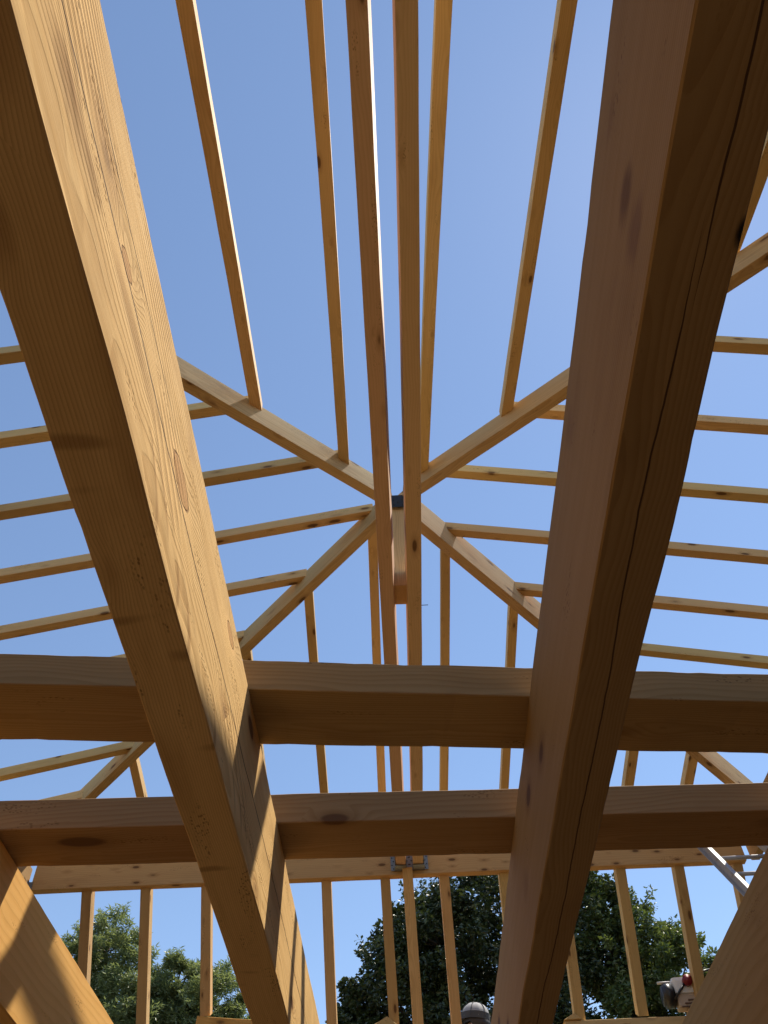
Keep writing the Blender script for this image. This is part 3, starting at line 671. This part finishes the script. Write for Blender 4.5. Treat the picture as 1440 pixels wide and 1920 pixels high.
def tree(name, base, fork, clumps, mat, label, ls, asp, droop, n_per, rt=.16, subs=26, seed=1, group=None, twigs=2):
    """clumps: (x, y, z, radius) big boughs; each bough is broken into small tufts"""
    rnd = random.Random(seed); random.seed(seed)
    t = empty(name, (base[0], base[1], base[2])); tag(t, label, 'tree', group)
    B = Vector(base); bm = bmesh.new(); V, F = [], []
    top = Vector(fork); limb(bm, (0, 0, 0), top - B, rt, rt * .62, 10)
    for (x, y, z, r, dens) in clumps:
        c = Vector((x, y, z + ZC)) - B; st = (top - B).lerp(c, .0); st.z = min(st.z, c.z - r * .3) 
        limb(bm, st, c - Vector((0, 0, r * .2)), rt * .34, rt * .1, 6)
        for k in range(subs):
            while True:
                p = Vector((rnd.uniform(-1, 1), rnd.uniform(-1, 1), rnd.uniform(-1, 1)))
                if p.length < 1: break
            p = p.normalized() * p.length ** .5
            cc = c + Vector((p.x, p.y, p.z * .9)) * r; rr = r * rnd.uniform(.12, .30)
            if k % max(1, subs // (twigs * 4)) == 0: limb(bm, c.lerp(cc, .1), cc, rt * .08, rt * .02, 4)
            leaf_mesh((V, F), rnd, cc, (rr, rr, rr * .75), int(n_per * dens * rnd.uniform(.6, 1.3)), ls, asp, droop)
        # thin outer sprays that break the outline
        for k in range(int(subs * .7)):
            a = rnd.uniform(0, 6.283); e = rnd.uniform(-.2, 1.4); p = Vector((math.cos(a) * math.cos(e), math.sin(a) * math.cos(e), math.sin(e)))
            a0 = c + p * r * .85; a1 = c + p * r * rnd.uniform(1.05, 1.32) + Vector((0, 0, -droop * .1))
            limb(bm, a0, a1, rt * .03, rt * .008, 3)
            for q in range(5): leaf_mesh((V, F), rnd, a0.lerp(a1, q / 4), (r * .07,) * 3, max(3, int(n_per * dens * .07)), ls, asp, droop)
    mesh_obj('trunk', bm, bark, t, True)
    me = bpy.data.meshes.new('crown'); me.from_pydata([tuple(v) for v in V], [], F); me.materials.append(mat)
    o = bpy.data.objects.new('crown', me); C.objects.link(o); o.parent = t
    return t
leafA = leaf_mat('feathery leaves', rgb(.08, .12, .05), rgb(.26, .31, .16), .4)
leafB = leaf_mat('dark broad leaves', rgb(.014, .024, .010), rgb(.055, .078, .026), .2)
leafC = leaf_mat('mid green leaves', rgb(.035, .06, .016), rgb(.12, .16, .05), .32)
G0 = -.5
# clump coordinates: x, y, z above the eye, radius, density
tree('feathery_tree', (-4.3, 12.4, G0), (-4.1, 12.4, 4.2), [(-4.55, 12.2, 5.15, .55, 1), (-4.05, 12.0, 5.35, .50, 1), (-3.65, 12.2, 4.75, .60, 1), (-4.9, 12.4, 4.3, .8, .8), (-3.5, 12.3, 4.0, .9, .9),
     (-3.05, 12.1, 4.85, .42, 1), (-2.55, 12.0, 4.55, .50, 1), (-2.30, 12.2, 4.15, .48, 1), (-3.0, 12.3, 3.9, .8, .8), (-3.35, 12.0, 4.45, .45, 1), (-2.75, 12.1, 4.2, .5, 1), (-4.2, 12.8, 3.2, 1.1, .5)], leafA,
     'feathery light green tree at lower left seen behind the wall studs', .075, .20, .12, 230, rt=.14, seed=4, subs=34)
tree('broadleaf_tree', (1.6, 11.6, G0), (1.5, 11.4, 3.8), [(.55, 10.6, 4.55, .75, 1), (1.35, 10.6, 4.75, .85, 1), (2.2, 10.6, 4.7, .75, 1), (.0, 10.4, 3.95, .62, 1), (-.40, 10.4, 3.45, .42, .7), (1.0, 10.6, 3.7, .9, 1),
     (2.0, 10.7, 3.7, .9, 1), (.2, 10.8, 3.1, .9, .7), (1.5, 11, 2.6, 1.2, .5), (.35, 10.9, 4.9, .35, .7)], leafB,
     'tall dark leafy tree behind the studs in the lower middle', .058, .58, .15, 230, rt=.2, seed=9, subs=48)
tree('leafy_tree', (3.2, 11.9, G0), (3.0, 11.6, 3.4), [(2.75, 10.3, 4.15, .62, 1), (3.15, 10.2, 3.75, .62, 1), (2.5, 10.4, 4.75, .38, .55), (3.75, 10.6, 3.75, .38, .9), (3.95, 10.7, 3.4, .45, .9), (2.6, 10.4, 3.3, .7, 1), (3.4, 10.5, 3.0, .9, .7), (2.6, 10.9, 2.6, 1.1, .5)], leafC,
     'greener leafy tree at lower right between the shaded beam and the ladder', .058, .5, .2, 220, rt=.17, seed=15, subs=38)
